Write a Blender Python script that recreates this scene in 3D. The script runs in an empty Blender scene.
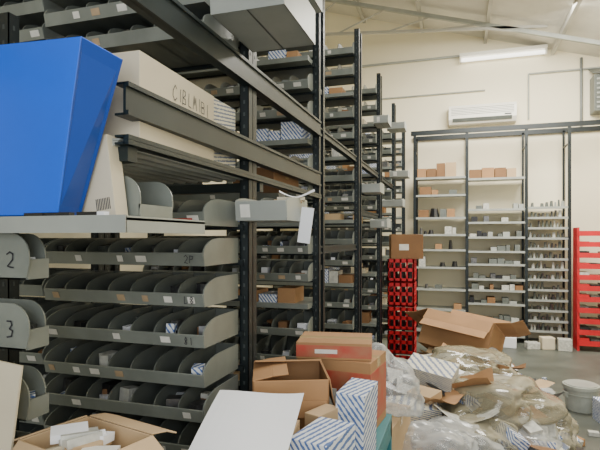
import bpy, bmesh, random, math
from mathutils import Matrix, Vector, noise
random.seed(7)
R=random.uniform
# ---------------- materials
def mat(name,col,rough=.6,metal=0.0,var=.15,scale=6,bump=.0,emit=0,dirt=None):
    m=bpy.data.materials.new(name); m.use_nodes=True
    nt=m.node_tree; b=nt.nodes['Principled BSDF']
    b.inputs['Roughness'].default_value=rough; b.inputs['Metallic'].default_value=metal
    tc=nt.nodes.new('ShaderNodeTexCoord'); n=nt.nodes.new('ShaderNodeTexNoise')
    n.inputs['Scale'].default_value=scale; n.inputs['Detail'].default_value=6
    nt.links.new(tc.outputs['Object'],n.inputs['Vector'])
    r=nt.nodes.new('ShaderNodeValToRGB')
    r.color_ramp.elements[0].position=.3; r.color_ramp.elements[1].position=.7
    d=dirt or tuple(c*(1-var) for c in col)
    r.color_ramp.elements[0].color=(*d,1)
    r.color_ramp.elements[1].color=(*[min(1,c*(1+var*.6)) for c in col],1)
    nt.links.new(n.outputs['Fac'],r.inputs['Fac']); nt.links.new(r.outputs['Color'],b.inputs['Base Color'])
    if bump:
        bp=nt.nodes.new('ShaderNodeBump'); bp.inputs['Strength'].default_value=bump
        n2=nt.nodes.new('ShaderNodeTexNoise'); n2.inputs['Scale'].default_value=scale*6
        nt.links.new(tc.outputs['Object'],n2.inputs['Vector'])
        nt.links.new(n2.outputs['Fac'],bp.inputs['Height']); nt.links.new(bp.outputs['Normal'],b.inputs['Normal'])
    if emit:
        b.inputs['Emission Color'].default_value=(*col,1); b.inputs['Emission Strength'].default_value=emit
    return m
def stripemat(name,c1,c2,scale=9,thr=.5,rot=.6):
    m=bpy.data.materials.new(name); m.use_nodes=True
    nt=m.node_tree; b=nt.nodes['Principled BSDF']; b.inputs['Roughness'].default_value=.5
    tc=nt.nodes.new('ShaderNodeTexCoord'); mp=nt.nodes.new('ShaderNodeMapping')
    mp.inputs['Rotation'].default_value=(rot,rot*.7,rot)
    w=nt.nodes.new('ShaderNodeTexWave'); w.inputs['Scale'].default_value=scale
    w2=nt.nodes.new('ShaderNodeTexNoise'); w2.inputs['Scale'].default_value=scale*3
    r=nt.nodes.new('ShaderNodeValToRGB'); r.color_ramp.interpolation='CONSTANT'
    r.color_ramp.elements[0].color=(*c1,1); r.color_ramp.elements[1].color=(*c2,1); r.color_ramp.elements[1].position=thr
    mul=nt.nodes.new('ShaderNodeMath'); mul.operation='MULTIPLY_ADD'; mul.inputs[1].default_value=1.6
    nt.links.new(tc.outputs['Object'],mp.inputs['Vector']); nt.links.new(mp.outputs['Vector'],w.inputs['Vector'])
    nt.links.new(mp.outputs['Vector'],w2.inputs['Vector'])
    m2=nt.nodes.new('ShaderNodeMath'); m2.operation='MULTIPLY'; m2.inputs[1].default_value=.5
    nt.links.new(w2.outputs['Fac'],mul.inputs[0]); nt.links.new(w.outputs['Fac'],mul.inputs[2])
    nt.links.new(mul.outputs[0],m2.inputs[0]); nt.links.new(m2.outputs[0],r.inputs['Fac'])
    nt.links.new(r.outputs['Color'],b.inputs['Base Color'])
    return m
GREY=mat('grey_paint_metal',(.135,.15,.135),.38,.1,.2,5)
LIP=mat('bin_lip_metal',(.225,.245,.22),.34,.1,.2,7)
LGREY=mat('light_grey_metal',(.37,.39,.36),.38,.1,.15,5)
DARK=mat('dark_blue_grey_steel',(.010,.016,.018),.4,.2,.3,8)
HOLE=mat('post_hole',(.05,.06,.06),.5)
BEAM=mat('beam_steel',(.014,.024,.026),.4,.2,.3,4)
ROOFST=mat('roof_white_steel',(.5,.49,.44),.6,0,.15,3)
BLACK=mat('black_plastic',(.012,.012,.014),.4)
LABEL=mat('paper_label',(.8,.78,.72),.7,0,.1,20)
TAN=mat('tan_label',(.5,.36,.22),.7,0,.2,20)
REDL=mat('red_label',(.6,.06,.04),.6)
CARD=mat('cardboard',(.40,.22,.10),.8,0,.16,4,.05)
CARD2=mat('cardboard_pale',(.54,.38,.22),.8,0,.1,4,.05)
CARD3=mat('cardboard_dark',(.24,.125,.055),.8,0,.15,4,.05)
REDC=mat('red_printed_card',(.40,.05,.03),.6,0,.3,14,dirt=(.38,.17,.09))
TAPE=mat('packing_tape',(.5,.36,.18),.25)
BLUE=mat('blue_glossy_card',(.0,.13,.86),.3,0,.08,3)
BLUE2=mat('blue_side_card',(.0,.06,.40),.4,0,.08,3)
WHITE=mat('white_paper',(.88,.89,.93),.7,0,.03,3)
CREAM=mat('cream_card',(.70,.62,.46),.7,0,.08,4)
STR=stripemat('blue_white_print',(.09,.17,.42),(.8,.82,.84),20,.60)
STR2=stripemat('beige_blue_print',(.13,.17,.28),(.74,.7,.56),24,.58,1.1)
WALL=mat('cream_wall_paint',(.9,.83,.62),.85,0,.05,.8,.03)
CEIL=mat('roof_sheet',(.76,.74,.67),.7,0,.10,2)
FLOOR=mat('concrete_floor',(.12,.13,.11),.42,0,.45,1.6,.05)
RED=mat('red_plastic',(.6,.012,.02),.35,0,.15,5)
TEAL=mat('teal_paint',(.03,.18,.2),.5)
INK=mat('ink',(.03,.03,.04),.6)
ACW=mat('ac_plastic',(.84,.82,.74),.4,0,.03)
TUBE=mat('lamp_tube',(1,.98,.92),.4,emit=2.5,var=0)
PART=mat('metal_parts',(.14,.14,.14),.35,.6,.5,30)
PARTW=mat('pale_parts',(.55,.55,.5),.5,0,.3,30)
TUB=mat('grey_white_tub',(.4,.42,.37),.5,0,.2,9)
def plastic(name,col,fac):
    m=bpy.data.materials.new(name); m.use_nodes=True; nt=m.node_tree; nt.nodes.clear()
    o=nt.nodes.new('ShaderNodeOutputMaterial'); mx=nt.nodes.new('ShaderNodeMixShader')
    t=nt.nodes.new('ShaderNodeBsdfTransparent'); p=nt.nodes.new('ShaderNodeBsdfPrincipled')
    p.inputs['Base Color'].default_value=(*col,1); p.inputs['Roughness'].default_value=.12
    p.inputs['Specular IOR Level'].default_value=1.0
    lw=nt.nodes.new('ShaderNodeLayerWeight'); lw.inputs[0].default_value=.5
    mr=nt.nodes.new('ShaderNodeMapRange'); mr.inputs[3].default_value=fac-.22; mr.inputs[4].default_value=min(1,fac+.35)
    nt.links.new(lw.outputs['Facing'],mr.inputs[0]); nt.links.new(mr.outputs[0],mx.inputs[0])
    nt.links.new(t.outputs[0],mx.inputs[1]); nt.links.new(p.outputs[0],mx.inputs[2]); nt.links.new(mx.outputs[0],o.inputs[0]); return m
BAG=plastic('clear_plastic_film',(.62,.64,.64),.46)
BAG2=plastic('dusty_plastic_film',(.34,.31,.21),.6)

# ---------------- mesh builder
class MB:
    def __init__(s): s.v=[];s.f=[];s.m=[];s.mats=[];s.M=Matrix()
    def mi(s,m):
        if m not in s.mats: s.mats.append(m)
        return s.mats.index(m)
    def add(s,vs,fs,m):
        o=len(s.v); s.v+= [s.M@Vector(p) for p in vs]
        k=s.mi(m)
        for f in fs: s.f.append([o+i for i in f]); s.m.append(k)
    def box(s,x0,x1,y0,y1,z0,z1,m,L=None):
        vs=[Vector(p) for p in [(x0,y0,z0),(x1,y0,z0),(x1,y1,z0),(x0,y1,z0),(x0,y0,z1),(x1,y0,z1),(x1,y1,z1),(x0,y1,z1)]]
        if L is not None: vs=[L@p for p in vs]
        s.add(vs,[(3,2,1,0),(4,5,6,7),(0,1,5,4),(1,2,6,5),(2,3,7,6),(3,0,4,7)],m)
    def prism(s,prof,ext,m):
        n=len(prof); e=Vector(ext); vs=[Vector(p) for p in prof]; vs+=[p+e for p in vs]
        fs=[tuple(range(n))[::-1],tuple(range(n,2*n))]+[(i,(i+1)%n,n+(i+1)%n,n+i) for i in range(n)]
        s.add(vs,fs,m)
    def cyl(s,p0,p1,r,m,n=12,r1=None):
        p0=Vector(p0);p1=Vector(p1);r1=r if r1 is None else r1
        q=(p1-p0).to_track_quat('Z','Y'); vs=[]
        for p,rr in((p0,r),(p1,r1)):
            for i in range(n):
                a=2*math.pi*i/n; vs.append(p+q@Vector((rr*math.cos(a),rr*math.sin(a),0)))
        s.add(vs,[tuple(range(n))[::-1],tuple(range(n,2*n))]+[(i,(i+1)%n,n+(i+1)%n,n+i) for i in range(n)],m)
    def sheet(s,loc,w,d,rz,rx,m,bend=.05,seed=0):
        N=8; vs=[];fs=[]; L=T(loc)@RZ(rz)@RX(rx)
        for i in range(N+1):
            for j in range(N+1):
                x=(i/N-.5)*w; y=(j/N-.5)*d
                z=bend*(abs(x)/w*2)**1.5+.03*noise.noise(Vector((x*7+seed,y*7,seed)))
                vs.append(L@Vector((x,y,z)))
        for i in range(N):
            for j in range(N): a=i*(N+1)+j; fs.append((a,a+N+1,a+N+2,a+1))
        s.add(vs,fs,m)
    def build(s,name,bevel=0,parent=None):
        me=bpy.data.meshes.new(name); me.from_pydata(s.v,[],s.f)
        for m in s.mats: me.materials.append(m)
        me.polygons.foreach_set('material_index',s.m); me.update()
        o=bpy.data.objects.new(name,me); bpy.context.collection.objects.link(o)
        if bevel:
            b=o.modifiers.new('bevel','BEVEL'); b.width=bevel; b.segments=2; b.limit_method='ANGLE'
        if parent: o.parent=parent
        return o
T=Matrix.Translation
def RZ(a): return Matrix.Rotation(math.radians(a),4,'Z')
def RX(a): return Matrix.Rotation(math.radians(a),4,'X')
def RY(a): return Matrix.Rotation(math.radians(a),4,'Y')
GL={'C':[(.9,.85),(.5,1),(.1,.6),(.1,.3),(.5,0),(.9,.15)],'I':[(.4,1),(.5,0)],
'B':[(.1,0),(.15,1),(.7,.9),(.75,.65),(.15,.52),(.85,.4),(.8,.1),(.1,0)],'M':[(0,0),(.2,1),(.5,.35),(.8,1),(1,0)],
'L':[(.2,1),(.15,0),(.8,.05)],'1':[(.4,1),(.45,0)],'8':[(.5,.5),(.15,.75),(.5,1),(.8,.75),(.15,.25),(.5,0),(.85,.25),(.5,.5)],
'2':[(.1,.8),(.45,1),(.8,.8),(.7,.5),(.1,.05),(.5,.08),(.95,.0)],'3':[(.1,.95),(.6,1),(.8,.78),(.4,.53),(.85,.35),(.7,.05),(.1,0)],'P':[(.1,0),(.15,1),(.8,.85),(.7,.55),(.15,.5)]}
def write(b,s,o,dx,dz,nrm,size,m=None,w=.004):
    o=Vector(o);dx=Vector(dx).normalized();dz=Vector(dz).normalized();nrm=Vector(nrm).normalized();x=0
    for ch in s:
        if ch in GL:
            pts=[o+dx*((x+a*.62+R(-.06,.06))*size)+dz*((c+R(-.08,.08))*size)+nrm*.001 for a,c in GL[ch]]
            for p,q in zip(pts,pts[1:]):
                d=(q-p).normalized(); sd=d.cross(nrm)*w/2
                b.add([p-sd-d*w*.3,q-sd+d*w*.3,q+sd+d*w*.3,p+sd-d*w*.3],[(0,1,2,3)],m or INK)
        x+=.85 if ch!='I' and ch!='1' else .5

# ---------------- room
YB=8.75; XR=2.7; XL=-3.2; Y0=-2.5
def roofz(x): return 5.0-.30*x
m=MB(); m.box(XL,XR,Y0,YB+.15,-.1,0,FLOOR); m.build('floor')
m=MB(); m.prism([(XL,YB,0),(XR,YB,0),(XR,YB,roofz(XR)),(XL,YB,roofz(XL))],(0,.15,0),WALL); m.build('wall_back')
m=MB(); m.box(XR,XR+.15,Y0,YB+.15,0,roofz(XR),WALL); m.build('wall_right')
m=MB(); m.box(XL-.15,XL,Y0,YB+.15,0,roofz(XL),WALL); m.build('wall_left')
m=MB(); m.prism([(XL-.15,Y0,roofz(XL-.15)),(XR+.15,Y0,roofz(XR+.15)),(XR+.15,Y0,roofz(XR+.15)+.08),(XL-.15,Y0,roofz(XL-.15)+.08)],(0,YB+.15-Y0,0),CEIL)
m.build('ceiling')
m=MB()
for x in(-2.6,-1.6,-.6,.4,1.4,2.4):
    m.box(x-.025,x+.025,Y0,YB,roofz(x)-.09,roofz(x)-.01,ROOFST)
for y in(2.5,5.2,7.9):
    m.prism([(XL,y,roofz(XL)-.09),(XR,y,roofz(XR)-.09),(XR,y,roofz(XR)-.15),(XL,y,roofz(XL)-.15)],(0,.05,0),LGREY)
    m.prism([(XL,y,5.05),(1.2,y,4.66),(1.2,y,4.62),(XL,y,5.01)],(0,.04,0),ROOFST)
    for a,b in((-2.6,-1.9),(-1.9,-1.1),(-1.1,-.4),(-.4,.3),(.3,1.0)):
        m.cyl((a,y+.02,5.03-.0886*(a-XL)),(b,y+.02,roofz(b)-.12),.014,ROOFST,8)
m.build('roof_truss')
m=MB()
m.cyl((-2.2,YB-.04,4.62),(2.65,YB-.04,4.62),.02,LGREY,8)
m.cyl((1.05,YB-.03,4.22),(2.65,YB-.03,4.22),.015,LGREY,8)
m.cyl((1.05,YB-.03,4.22),(1.05,YB-.03,3.5),.012,LGREY,8)
m.cyl((-2.2,YB-.03,4.02),(.4,YB-.03,4.02),.012,LGREY,8)
m.cyl((1.8,YB-.03,3.3),(1.8,YB-.03,4.4),.02,GREY,8)
m.build('wall_conduit')
m=MB()
m.box(.0,1.3,YB-.22,YB-.05,4.55,4.60,ACW); m.cyl((.03,YB-.14,4.51),(1.27,YB-.14,4.51),.03,TUBE,12)
m.box(.0,.03,YB-.18,YB-.1,4.47,4.57,ACW); m.box(1.27,1.3,YB-.18,YB-.1,4.47,4.57,ACW); m.box(.3,.36,YB-.06,YB,4.53,4.59,ACW); m.box(1.0,1.06,YB-.06,YB,4.53,4.59,ACW)
m.build('fluorescent_lamp',.003)
m=MB(); ax=-.17
m.prism([(ax,YB-.22,3.53),(ax,YB-.16,3.46),(ax,YB,3.46),(ax,YB,3.76),(ax,YB-.18,3.76),(ax,YB-.22,3.70)],(1.03,0,0),ACW)
for i in range(5): m.box(ax+.04,ax+.99,YB-.226,YB-.218,3.60+i*.025,3.606+i*.025,GREY)
m.prism([(ax+.06,YB-.226,3.54),(ax+.06,YB-.2,3.49),(ax+.06,YB-.19,3.49),(ax+.06,YB-.215,3.55)],(.9,0,0),GREY)
m.box(ax+.85,ax+.95,YB-.228,YB-.2,3.56,3.58,BLACK)
m.build('air_conditioner',.01)
m=MB(); m.box(1.92,2.3,YB-.3,YB,3.5,4.05,GREY)
for i in range(7): m.box(1.95,2.27,YB-.315,YB-.3,3.54+i*.07,3.57+i*.07,LGREY)
m.prism([(1.9,YB-.33,4.05),(2.32,YB-.33,4.05),(2.32,YB,4.2),(1.9,YB,4.2)],(0,0,.02),GREY)
m.build('wall_vent_unit',.005)

# ---------------- bins
def binrow(b,x0,x1,yf,D,z,h=.1,n=7,lab=.6,fill=.6,lipm=None,lip=.045,stuff=None,base=None):
    yb=yf+D; t=.0025; stuff=stuff or [PART,PART,PARTW,BLACK,STR,WHITE,GREY,PART,CARD3]; base=base or GREY
    b.box(x0,x1,yf,yb,z,z+.004,base); b.box(x0,x1,yb-.003,yb,z,z+h,base)
    b.prism([(x0,yf,z),(x0,yf-.012,z+lip),(x0,yf-.009,z+lip+.003),(x0,yf+.003,z)],(x1-x0,0,0),lipm or LIP)
    prof=[(yb,z),(yb,z+h),(yf+D*.42,z+h)]
    for i in range(1,7):
        a=math.pi/2*i/6
        prof.append((yf-.008+(D*.42+.008)*(1-math.sin(a)), z+lip+(h-lip)*math.cos(a)))
    prof.append((yf,z))
    w=(x1-x0)/n
    for i in range(n+1):
        x=x0+i*w
        b.prism([(x-t,p[0],p[1]) for p in prof],(2*t,0,0),GREY if 0<i<n else (lipm or LIP))
        if i<n:
            if R(0,1)<lab:
                lw=w*R(.22,.45); xx=x+w*.5-lw/2+R(-.015,.015); mm=LABEL if R(0,1)<.7 else TAN
                b.prism([(xx,yf-.0045,z+.012),(xx,yf-.0135,z+lip-.010),(xx,yf-.0115,z+lip-.010),(xx,yf-.0025,z+.012)],(lw,0,0),mm)
            if R(0,1)<fill:
                for k in range(3):
                    s=R(.12,.27)*w; cx=x+w*R(.36,.6); cy=yf+D*R(.15,.5)
                    b.box(-s,s,-s*1.2,s*1.2,0,R(.02,min(.075,h*.75)),random.choice(stuff),T((cx,cy,z+.005))@RZ(R(-25,25))@RX(R(-8,8)))
def post(b,x,y,z0,z1,w=.04):
    b.box(x-w/2,x+w/2,y,y+.003,z0,z1,DARK); b.box(x+w/2-.003,x+w/2,y,y+w,z0,z1,DARK)
    b.box(x-w/2,x-w/2+.003,y,y+w,z0,z1,DARK)
    z=z0+.05
    while z<z1:
        b.box(x-.004,x+.004,y-.0008,y,z,z+.014,HOLE); b.box(x+w/2,x+w/2+.0008,y+.016,y+.023,z,z+.014,HOLE); z+=.05
def rack(y,x0,x1,rows,top=3.37,n=7,D=.28,front=None,mixed=False,dense=.7,h=.1,fill=.6,back=.12):
    b=MB(); front=D if front is None else front; yf=y-front
    for x in(x0-.02,x1+.02):
        post(b,x,y+.02,0,top); post(b,x,y+back,0,top)
        for z in (.3,1.4,2.5,3.2): b.box(x-.015,x+.015,y+.05,y+back+.02,z,z+.03,DARK)
    for k,z in enumerate(rows):
        if mixed and k%3==2:
            b.box(x0,x1,yf,y+.28,z,z+.03,LIP)
            x=x0+.02
            while x<x1-.12:
                w=R(.05,.14); hh=R(.04,.12)
                if R(0,1)<dense: b.box(x,x+w,yf+.02,yf+.2,z+.03,z+.03+hh,random.choice([CARD,CARD2,STR,STR,PARTW,PART,CREAM,CARD3]))
                x+=w+.008
        else:
            binrow(b,x0,x1,yf,D,z,n=n,h=h,fill=fill)
        b.box(x0-.02,x1+.02,y+.005,y+.02,z-.012,z+.01,DARK)
    return b
rowsA=[.40,.54,.68,.815,.945,1.07,1.21,1.355,1.50,1.645]+[2.32+.115*i for i in range(9)]
b=rack(1.86,-1.56,-.86,rowsA,fill=.45,back=.064)
b.box(-1.25,-1.05,1.566,1.567,1.65,1.67,REDL); b.box(-1.0,-.9,1.566,1.567,1.65,1.67,REDL)
for zz,s in((1.512,'2P'),(1.367,'L8'),(1.222,'81')):
    write(b,s,(-.93,1.562,zz),(1,0,0),(0,0,1),(0,-1,0),.026,w=.0025)
b.build('metal_bin_rack')
b=rack(1.95,-2.5,-1.66,rowsA,n=8); b.build('metal_bin_rack')
b=rack(2.93,-2.0,-.86,[.35+.165*i for i in range(18)],n=10,mixed=True,front=.08,fill=.95,h=.11); b.build('metal_bin_rack')
for y in(4.15,5.35):
    b=rack(y,-2.0,-.85,[.3+.178*i for i in range(17)],n=9,mixed=True,front=.04,fill=.7,h=.12); b.build('metal_bin_rack')
for y in(6.6,7.8):
    b=rack(y,-2.0,-.85,[.3+.2*i for i in range(15)],n=9,mixed=True,front=.04,h=.13); b.build('metal_bin_rack')
b=MB()
def cbeam(b,x,y0,y1,z0,z1):
    b.box(x-.004,x+.004,y0,y1,z0,z1,BEAM); b.box(x-.03,x,y0,y1,z0,z0+.006,BEAM); b.box(x-.03,x,y0,y1,z1-.006,z1,BEAM)
    b.box(x+.004,x+.012,y0,y1,z1-.012,z1,BEAM); b.box(x+.004,x+.012,y0,y1,z0,z0+.012,BEAM)
cbeam(b,-.815,.2,2.95,2.22,2.31)
cbeam(b,-.815,1.08,2.95,1.915,2.0)
cbeam(b,-.815,1.08,2.95,1.84,1.865)
cbeam(b,-1.62,.2,2.95,2.22,2.31); cbeam(b,-1.62,1.08,2.95,1.9,2.0)
for yy in(1.1,2.0): b.box(-1.62,-.82,yy,yy+.04,1.8,1.84,BEAM)
for i in range(13):
    x=-1.6+i*.06; b.prism([(x,1.08,1.85),(x+.012,1.08,1.838),(x+.035,1.08,1.838),(x+.047,1.08,1.85)],(0,.85,0),LGREY)
b.box(-1.6,-.83,1.08,1.93,1.851,1.856,LGREY)
post(b,-1.62,1.1,0,2.31); post(b,-.84,.2,0,2.31); post(b,-1.6,.2,0,2.31)
for y0,y1,z in((2.97,4.15,2.24),(4.2,5.35,2.24),(5.4,6.6,2.24),(2.97,4.15,1.5),(4.2,5.35,1.8)):
    cbeam(b,-.835,y0,y1,z,z+.05)
b.build('rack_tie_beam')
def endtray(x0,x1,yf,z,D=.3,h=.12,n=2,fill=.6):
    b=MB(); binrow(b,x0,x1,yf,D,z,h,n,lipm=LGREY,lip=.07,lab=.3,base=LGREY,fill=fill)
    b.box(x0-.03,x0,yf+D-.06,yf+D-.02,z+.02,z+.05,DARK)
    return b.build('grey_metal_tray')
endtray(-.80,-.54,1.52,2.355,.36,.13); endtray(-.80,-.60,1.72,1.665,.25,.09,fill=0)
endtray(-.80,-.57,1.80,2.58,.3,.12)
for (x,y,z) in((-.66,4.35,2.0),(-.68,5.0,2.75),(-.6,5.6,1.95),(-.6,6.2,2.35),(-.62,6.0,2.9),(-.66,4.8,1.7)):
    endtray(-.82,x,y,z,.25,.09)
# near-left shelf with tray and numbered bins
b=MB()
b.box(-1.6,-.705,.94,1.3,1.640,1.646,LGREY); b.box(-1.6,-.705,.937,.942,1.612,1.652,LGREY); b.box(-.708,-.705,.94,1.3,1.612,1.65,LGREY)
def sideplate(b,xr,y,z,h,D):
    prof=[(xr-D,y,z),(xr-.01,y,z),(xr,y,z+h*.35)]
    for i in range(7):
        a=math.pi/2*i/6; prof.append((xr-h*.5+h*.5*math.cos(a),y,z+h*.5+h*.5*math.sin(a)))
    prof.append((xr-D,y,z+h)); b.prism(prof,(0,.004,0),LIP)
sideplate(b,-.80,1.125,1.647,.12,.4); sideplate(b,-.80,1.28,1.647,.12,.4)
b.box(-.805,-.80,1.125,1.28,1.647,1.69,LIP)
for k,z in enumerate((1.497,1.322,1.147,.97)):
    sideplate(b,-1.01,.97,z,.115,.3); sideplate(b,-1.03,1.04,z,.115,.3); b.box(-1.3,-1.02,.97,1.04,z,z+.004,GREY)
    b.box(-1.022,-1.017,.974,1.04,z,z+.05,LIP)
    for q in range(5): b.box(-.02,.02,-.02,.02,0,.05,random.choice([PART,BLACK,PARTW,STR]),T((-1.06-.03*q,1.01,z+.004))@RZ(R(0,90)))
    write(b,'2318'[k],(-1.08,.969,z+.03),(1,0,0),(0,0,1),(0,-1,0),.04,w=.004)
post(b,-1.35,.97,0,2.3); post(b,-1.35,1.2,0,2.3)
b.build('near_shelf_rack')

# ---------------- cartons
def carton(name,loc,size,rz=0,rx=0,ry=0,m1=CARD,opened=False,flaps=(60,60,60,60),tape=True,side=None,mark=None,bend=0):
    w,d,h=[a/2 for a in size]; b=MB(); b.M=T(loc)@RZ(rz)@RX(rx)@RY(ry); h*=2; t=.004
    side=side or m1
    if not opened:
        b.box(-w,w,-d,d,0,h,m1)
        if side is not m1: b.box(-w-.0006,w+.0006,-d-.0006,d+.0006,h*.12,h*.85,side)
        if tape:
            b.box(-w-.001,w+.001,-.025,.025,h-.04,h+.001,TAPE)
            b.box(-w,w,-.0008,.0008,h,h+.0015,CARD3)
            b.box(-w*.5,w*.1,-d-.0015,-d,h*.35,h*.6,LABEL)
    else:
        b.box(-w,w,-d,d,0,t,m1); b.box(-w,-w+t,-d,d,0,h,side); b.box(w-t,w,-d,d,0,h,side)
        b.box(-w,w,-d,-d+t,0,h,side); b.box(-w,w,d-t,d,0,h,side)
        fl=min(w,d)*.95
        f=[math.radians(a) for a in flaps]
        def flap(L,horizontal,sgn,ln):
            for s0,s1,kk in((0,.55,0),(.55,1,bend)):
                a0,a1=(0,fl*(s1-s0)) if sgn>0 else (-fl*(s1-s0),0)
                e=ln*(1-.06*s1)
                if horizontal:
                    M=L@T((0,sgn*fl*s0,0))@(Matrix.Rotation(math.radians(kk)*sgn,4,'X'))
                    b.box(-e,e,a0,a1,0,t,m1,M)
                else:
                    M=L@T((sgn*fl*s0,0,0))@(Matrix.Rotation(-math.radians(kk)*sgn,4,'Y'))
                    b.box(a0,a1,-e,e,0,t,m1,M)
        flap(T((0,-d,h))@Matrix.Rotation(-f[0],4,'X'),True,-1,w)
        flap(T((0,d,h))@Matrix.Rotation(f[1],4,'X'),True,1,w)
        flap(T((-w,0,h))@Matrix.Rotation(f[2],4,'Y'),False,-1,d)
        flap(T((w,0,h))@Matrix.Rotation(-f[3],4,'Y'),False,1,d)
    if mark: write(b,mark,(w,-d*.25,h*.66),(0,1,0),(0,0,1),(1,0,0),h*.17,w=.003)
    return b.build(name,.0015)
# blue box
b=MB(); b.M=T((-1.0,1.0,1.653))
pf=[(-.24,-.05,0),(.095,-.05,0),(.165,-.05,.415),(-.24,-.05,.43)]
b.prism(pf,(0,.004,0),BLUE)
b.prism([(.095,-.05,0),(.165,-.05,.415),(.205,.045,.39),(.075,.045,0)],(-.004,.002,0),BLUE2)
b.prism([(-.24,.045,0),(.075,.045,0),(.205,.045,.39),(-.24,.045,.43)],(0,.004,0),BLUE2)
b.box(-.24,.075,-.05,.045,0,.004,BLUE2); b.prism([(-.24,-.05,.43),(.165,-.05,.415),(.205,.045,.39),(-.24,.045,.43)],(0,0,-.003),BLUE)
b.build('blue_cardboard_box',.002)
b=MB(); b.M=T((-.885,1.085,1.648))@RY(-8)
b.box(-.06,.06,-.025,.025,0,.21,CREAM)
for i in range(9): b.box(.005+i*.005,.0075+i*.005,-.0262,-.025,.02,.05,INK)
b.build('small_carton',.0015)
b=MB()
for k in range(7): b.box(-.03,.03,-.008,.008,0,.008,random.choice([WHITE,BLACK,PARTW]),T((R(-1.15,-.75),.948,1.652))@RZ(R(-10,10)))
b.build('paper_scraps')
carton('cardboard_box',(-.9,1.38,1.857),(.14,.46,.25),2,m1=CREAM,tape=False,mark='CIBLM1B1')
carton('cardboard_box',(-.92,1.74,1.857),(.12,.2,.26),0,m1=STR2,tape=False)
carton('cardboard_box',(-1.25,1.45,1.857),(.3,.3,.2),4,m1=CARD2)
carton('cardboard_box',(-.98,2.5,1.86),(.22,.4,.09),0,m1=CARD3)
b=MB()
for k in range(6):
    b.box(-.06,.05,-.04,.04,0,.012,random.choice([WHITE,CREAM,CARD2,WHITE]),T((-.70+.012*k,1.9,1.68+.013*k))@RZ(R(-30,30))@RX(R(-12,12)))
b.box(-.025,.025,-.002,.002,-.08,.06,WHITE,T((-.575,1.88,1.66))@RY(8))
b.sheet((-.62,1.9,1.765),.14,.1,20,8,WHITE,.02,3)
b.build('paper_bundle')

# ---------------- packing table
b=MB(); tx0,tx1,ty0,ty1=-.78,-.3,1.05,2.35
b.box(tx0,tx1,ty0,ty1,.75,.78,TEAL)
for x in(tx0,tx1-.04):
    for y in(ty0,ty1-.04): b.box(x,x+.04,y,y+.04,0,.75,TEAL)
b.box(tx0,tx1,ty0,ty0+.02,.68,.75,TEAL); b.box(tx1-.02,tx1,ty0,ty1,.68,.75,TEAL); b.box(tx0+.02,tx1-.02,ty0+.02,ty1-.02,.2,.22,TEAL)
b.build('packing_table',.003)
carton('cardboard_box',(-.59,1.33,.781),(.26,.34,.24),8,m1=CARD2)
carton('cardboard_box',(-.615,1.79,.781),(.27,.28,.32),22,m1=CARD,opened=True,flaps=(-84,163,168,-80),bend=6)
carton('cardboard_box',(-.50,2.2,.781),(.33,.26,.30),-6,m1=CARD,side=REDC)
carton('cardboard_box',(-.53,2.19,1.083),(.32,.25,.07),9,m1=CARD,side=REDC)
carton('printed_parts_box',(-.355,1.76,.781),(.10,.2,.29),-4,0,2,m1=STR,tape=False)
carton('printed_parts_box',(-.385,1.43,.781),(.12,.2,.25),-12,m1=STR,tape=False)
carton('printed_parts_box',(-.37,2.0,.781),(.1,.12,.22),10,m1=STR2,tape=False)
carton('printed_parts_box',(-.44,1.63,.781),(.06,.12,.24),-22,m1=CARD2,tape=False)
b=MB(); c4=[Vector((-.64,1.05,1.045)),Vector((-.40,1.10,1.04)),Vector((-.475,1.53,1.115)),Vector((-.735,1.455,1.10))]
N=10; vs=[];fs=[]
for i in range(N+1):
    for j in range(N+1):
        u=i/N;v=j/N; p=(c4[0]*(1-u)+c4[1]*u)*(1-v)+(c4[3]*(1-u)+c4[2]*u)*v
        p.z+=.012*math.sin(3*u+2*v); vs.append(p)
for i in range(N):
    for j in range(N): a=i*(N+1)+j; fs.append((a,a+N+1,a+N+2,a+1))
b.add(vs,fs,WHITE); o=b.build('white_paper_sheet'); sm=o.modifiers.new('s','SOLIDIFY'); sm.thickness=.002

carton('cardboard_box',(-.86,.95,0),(.4,.34,.5),0,m1=CARD)
carton('cardboard_box',(-.86,.95,.502),(.38,.32,.42),3,m1=CARD2)
carton('cardboard_box',(-.82,.95,.924),(.24,.18,.215),-14,m1=CARD2,opened=True,flaps=(-50,-10,-20,-35),bend=-15)
b=MB()
for k in range(12): b.box(-.04,.04,-.025,.025,0,.02,random.choice([WHITE,LABEL,CREAM,CARD2,PARTW]),T((-.82+R(-.06,.06),.95+R(-.04,.04),1.09+k*.004))@RZ(R(0,90))@RX(R(-25,25)))
b.box(-.115,.115,-.085,.085,0,.155,CREAM,T((-.82,.95,.93))@RZ(-14))
b.build('packing_scraps')
b=MB(); b.box(-.12,.10,0,.006,0,.39,CREAM,T((-1.10,.88,.925))@RX(-4)@RY(5)); b.build('cardboard_sheet')

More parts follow.
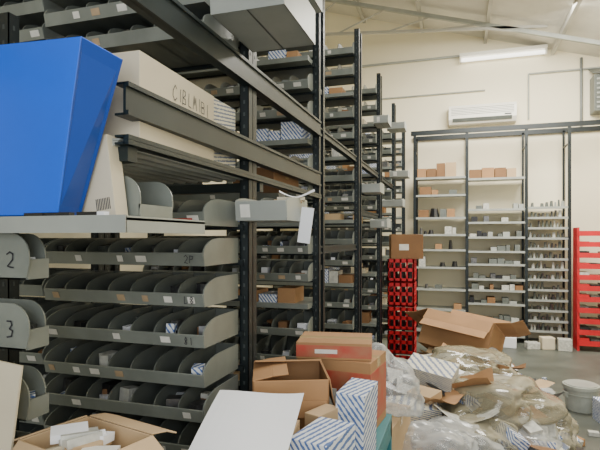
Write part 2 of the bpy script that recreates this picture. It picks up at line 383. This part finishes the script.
# ---------------- bags (crumpled film)
def bag(name,loc,s,m,seed,amp=.35):
    me=bpy.data.meshes.new(name)
    bm=bmesh.new(); bmesh.ops.create_icosphere(bm,subdivisions=5,radius=1)
    cells=[Vector((R(-1.2,1.2),R(-1.2,1.2),R(-1,1.2))) for _ in range(90)]
    for v in bm.verts:
        p=v.co.copy(); n1=noise.noise(p*1.4+Vector((seed,0,0)))
        q=p+Vector((noise.noise(p*2+Vector((seed,3,0))),noise.noise(p*2+Vector((0,seed,5))),0))*.3
        ds=sorted((q-c).length for c in cells)[:2]
        ridge=min(.35,ds[1]-ds[0])
        tail=max(0,noise.noise(p*1.1+Vector((0,seed,seed))))*.9
        f=1+amp*n1-.75*ridge*.9+.18+tail*.5
        v.co=Vector((p.x*f*s[0],p.y*f*s[1],max(p.z,-.5)*f*s[2]))
    zm=min(v.co.z for v in bm.verts)
    for v in bm.verts: v.co.z-=zm
    bm.to_mesh(me); bm.free()
    for p in me.polygons: p.use_smooth=True
    me.materials.append(m); o=bpy.data.objects.new(name,me); o.location=loc; bpy.context.collection.objects.link(o)
    return o
def mound(x,y):
    a=max(0,1-((x-.05)/.8)**2); c=max(0,1-((y-4.2)/1.9)**2)
    return .60*a*c
b=MB()
for k in range(330):
    y=R(2.7,5.8); x=R(-.66,.72)+(.12 if y>3.5 else -.0); z=mound(x,y)*R(.75,1.0)-.02
    s=R(.03,.085)
    b.box(-s,s,-s*.7,s*.7,0,R(.015,.08),random.choice([CARD,CARD2,STR,STR2,STR,CARD3,BLACK,BLACK,STR2,PARTW,CARD]),T((x,y,max(.0,z)))@RZ(R(0,180))@RX(R(-35,35) if z>.08 else 0)@RY(R(-25,25) if z>.08 else 0))
for k in range(44):
    y=R(2.9,5.5); x=R(-.5,.62)
    b.sheet((x,y,mound(x,y)+.03),R(.18,.42),R(.12,.28),R(0,180),R(-22,22),random.choice([CARD,CARD2,CARD,BLACK,CARD3,CARD3,WHITE,PARTW]),R(.01,.08),k)
for k in range(16):
    x=R(.6,1.15); y=R(3.9,6.2); s=R(.015,.05)
    if (x-1.08)**2+(y-5.25)**2>.06 and (x-1.27)**2+(y-4.95)**2>.06:
        b.box(-s,s,-s*.7,s*.7,0,R(.004,.04),random.choice([CARD,CARD2,STR,WHITE,BLACK,PARTW]),T((x,y,0))@RZ(R(0,180)))
vs=[];fs=[];NX,NY=16,24
for i in range(NX+1):
    for j in range(NY+1):
        x=-.8+1.7*i/NX; y=2.4+3.7*j/NY; vs.append((x,y,max(.002,mound(x,y)*.85+.03*noise.noise(Vector((x*6,y*6,0)))) if mound(x,y)>0 else .002))
for i in range(NX):
    for j in range(NY): a=i*(NY+1)+j; fs.append((a,a+NY+1,a+NY+2,a+1))
b.add(vs,fs,PART)
b.build('packaging_heap',.0015)
carton('cardboard_box',(-.50,2.72,0),(.5,.45,.4),4,m1=CARD); carton('cardboard_box',(-.5,2.72,.402),(.42,.4,.25),-8,m1=CARD2)
carton('cardboard_box',(-.27,3.25,0),(.4,.4,.42),14,m1=CARD2)
bag('clear_plastic_bag',(-.40,2.72,.655),(.16,.15,.17),BAG,1.3)
bag('clear_plastic_bag',(-.16,2.85,.33),(.2,.17,.12),BAG,4.1)
bag('clear_plastic_bag',(-.05,3.1,.27),(.22,.22,.13),BAG,7.7)
bag('clear_plastic_bag',(.3,3.5,.15),(.26,.26,.14),BAG,3.7)
bag('clear_plastic_bag',(.5,4.9,.1),(.22,.2,.12),BAG,8.7)
bag('clear_plastic_bag',(.18,4.7,.42),(.2,.16,.1),BAG,2.9)
bag('dusty_plastic_bag',(.16,3.75,.36),(.36,.38,.15),BAG2,2.2)
bag('dusty_plastic_bag',(.05,4.35,.48),(.32,.27,.11),BAG2,9.2)
bag('dusty_plastic_bag',(.5,4.0,.12),(.26,.3,.16),BAG2,5.2)
bag('dusty_plastic_bag',(.12,3.25,.25),(.24,.22,.13),BAG2,6.6)
carton('printed_parts_box',(-.2,3.72,.56),(.34,.22,.14),-14,14,8,m1=STR2,tape=False)
carton('printed_parts_box',(-.3,3.3,.46),(.34,.2,.08),20,8,0,m1=STR2,tape=False)
carton('printed_parts_box',(-.22,3.4,.54),(.18,.14,.05),-30,8,0,m1=CARD2,tape=False)
carton('printed_parts_box',(.43,4.4,.28),(.12,.14,.08),30,14,0,m1=STR,tape=False)
carton('printed_parts_box',(.5,4.7,.24),(.11,.11,.1),-20,14,0,m1=STR,tape=False)
carton('printed_parts_box',(.60,4.55,.1),(.12,.1,.1),15,8,0,m1=STR,tape=False)
carton('large_open_carton',(-.02,5.0,.47),(.64,.5,.34),-16,-24,8,m1=CARD,opened=True,flaps=(-60,48,-28,14),bend=14)
carton('cardboard_box',(.0,5.15,0),(.6,.5,.42),10,m1=CARD)
b=MB(); b.M=T((1.08,5.25,0))
b.cyl((0,0,0),(0,0,.2),.125,TUB,32,.145); b.cyl((0,0,.2),(0,0,.235),.155,TUB,32); b.cyl((0,0,.235),(0,0,.242),.14,LGREY,32)
b.cyl((0,0,.15),(0,0,.16),.15,TUB,32)
for a in(0,180): b.box(.135,.16,-.03,.03,.12,.17,TUB,RZ(a+20))
b.build('plastic_tub',.004)
carton('printed_parts_box',(1.27,4.95,0),(.26,.2,.19),10,m1=STR,tape=False)
# ---------------- red crates
def crate(b,x,y,z,w=.3,d=.34,h=.26):
    for zz in(0,h*.45,h-.04):
        b.box(x-w/2,x+w/2,y-d/2,y-d/2+.012,z+zz,z+zz+.04,RED); b.box(x-w/2,x+w/2,y+d/2-.012,y+d/2,z+zz,z+zz+.04,RED)
        b.box(x-w/2,x-w/2+.012,y-d/2,y+d/2,z+zz,z+zz+.04,RED); b.box(x+w/2-.012,x+w/2,y-d/2,y+d/2,z+zz,z+zz+.04,RED)
    for i in range(5):
        xx=x-w/2+i*(w-.018)/4
        b.box(xx,xx+.018,y-d/2,y-d/2+.012,z,z+h,RED)
        yy=y-d/2+i*(d-.018)/4; b.box(x-w/2,x-w/2+.012,yy,yy+.018,z,z+h,RED); b.box(x+w/2-.012,x+w/2,yy,yy+.018,z,z+h,RED)
    b.box(x-w/2,x+w/2,y-d/2,y+d/2,z,z+.01,RED)
    for i in range(3):
        for j in range(3): b.cyl((x-.09+.09*i,y-.1+.1*j,z+.01),(x-.09+.09*i,y-.1+.1*j,z+.19),.033,BLACK,8,.02)
b=MB()
for k in range(5): crate(b,-.64,5.95,k*.275)
b.build('red_bottle_crate')
carton('cardboard_box',(-.60,5.95,1.362),(.36,.3,.28),12,m1=CARD3)
# ---------------- back wall shelving
b=MB(); YS=8.25
ups=[-.69,.11,.965,1.55,2.2]
for x in ups:
    b.box(x-.022,x+.022,YS,YS+.03,0,3.28,DARK); b.box(x-.015,x+.015,YB-.06,YB-.03,0,3.28,DARK)
    for z in (.3,1.6,3.0): b.box(x-.01,x+.01,YS,YB-.03,z,z+.02,DARK)
b.box(-.75,2.4,YS-.01,YS+.03,3.25,3.32,DARK); b.box(-.75,2.4,YB-.06,YB-.02,3.25,3.32,DARK)
bays=[[2.56,2.28,1.92,1.65,1.41,1.13,.78,.46,.12],[2.52,2.04,1.84,1.61,1.39,1.19,.96,.79,.58,.3,.1],[2.06-.155*i for i in range(13)]]
for k,zs in enumerate(bays):
    x0=ups[k]+.02;x1=ups[k+1]-.02
    for z in zs:
        b.box(x0,x1,YS,YB-.05,z,z+.006,LGREY); b.box(x0,x1,YS-.004,YS+.0,z-.02,z+.012,LGREY)
b.build('wall_shelving_unit')
b=MB()
for k,zs in enumerate(bays):
    x0=ups[k]+.03;x1=ups[k+1]-.03
    for i,z in enumerate(zs):
        x=x0+R(0,.05)
        while x<x1-.06:
            if k<2 and i==0: w=R(.12,.2);h=R(.14,.25);mm=random.choice([CARD,CARD3,CARD3,CARD,CARD2,CARD]);p=1
            elif k==2: w=R(.03,.06);h=R(.06,.12);mm=random.choice([PARTW,PART,LGREY,PART,GREY,GREY]);p=.95
            elif k==0 and i<3: w=R(.08,.18);h=R(.06,.16);mm=random.choice([PART,CARD,CARD3,GREY,BLACK,CARD]);p=.7
            elif k==0: w=R(.05,.12);h=R(.05,.17);mm=random.choice([PART,BLACK,GREY,PARTW,CARD,BLACK]);p=.55
            else: w=R(.05,.12);h=R(.04,.10);mm=random.choice([PART,PARTW,GREY,GREY,LGREY,BLACK,CARD3]);p=.6
            if R(0,1)<p and x+w<x1:
                if k==2 or (k==0 and mm in(BLACK,PART)): b.cyl((x+w/2,YS+.08,z+.007),(x+w/2,YS+.08,z+h),w/2,mm,8,w/3)
                else: b.box(x,x+w,YS+.02,YS+R(.15,.3),z+.007,z+.007+h,mm)
            x+=w+.01
b.build('shelf_stock')
b=MB()
for x in(1.59,2.17): b.box(x,x+.03,YS-.3,YS-.02,0,1.75,RED)
for i in range(11):
    z=.08+i*.155; b.box(1.6,2.18,YS-.3,YS-.02,z,z+.01,RED); b.box(1.6,2.18,YS-.33,YS-.32,z,z+.07,RED)
    for j in range(4): b.box(1.62+j*.14,1.74+j*.14,YS-.31,YS-.06,z+.01,z+.05+R(0,.06),random.choice([RED,PARTW,PART,RED,BLACK]))
b.build('red_bin_stand')
b=MB()
for (x,y) in((1.0,7.9),(1.2,7.95),(.7,7.9),(1.42,7.9)):
    b.box(-.09,.09,-.07,.07,0,R(.1,.2),random.choice([WHITE,PARTW,CREAM]),T((x,y,0))@RZ(R(-20,20)))
b.build('white_small_boxes',.01)
# ---------------- lights
def area(name,loc,rot,sx,sy,e,col):
    l=bpy.data.lights.new(name,'AREA'); l.shape='RECTANGLE'; l.size=sx;l.size_y=sy;l.energy=e;l.color=col
    o=bpy.data.objects.new(name,l); o.location=loc; o.rotation_euler=[math.radians(a) for a in rot]; bpy.context.collection.objects.link(o)
area('overhead_fill',(.9,6.2,4.3),(16,0,0),2.0,2.0,320,(1,.96,.86))  # added area light under the closed roof, brightens the back wall
area('overhead_fill',(.5,2.2,4.5),(0,0,0),2.0,2.4,95,(1,.98,.93))  # added overhead fill for the near racks, no skylight is modelled
area('front_fill',(.8,-2.2,2.2),(86,0,6),3.0,2.2,115,(.95,.98,1))  # added flash-like fill behind the camera, stands in for an unseen open door
w=bpy.data.worlds.new('world'); bpy.context.scene.world=w; w.use_nodes=True
w.node_tree.nodes['Background'].inputs[0].default_value=(.92,.97,1,1); w.node_tree.nodes['Background'].inputs[1].default_value=.5
# ---------------- camera
c=bpy.data.cameras.new('camera'); c.sensor_width=36; c.lens=30; c.shift_y=13/600; c.clip_start=.02
o=bpy.data.objects.new('camera',c); o.location=(0,0,1.6); o.rotation_euler=(math.radians(90),0,math.radians(17.7)); bpy.context.collection.objects.link(o)
bpy.context.scene.camera=o
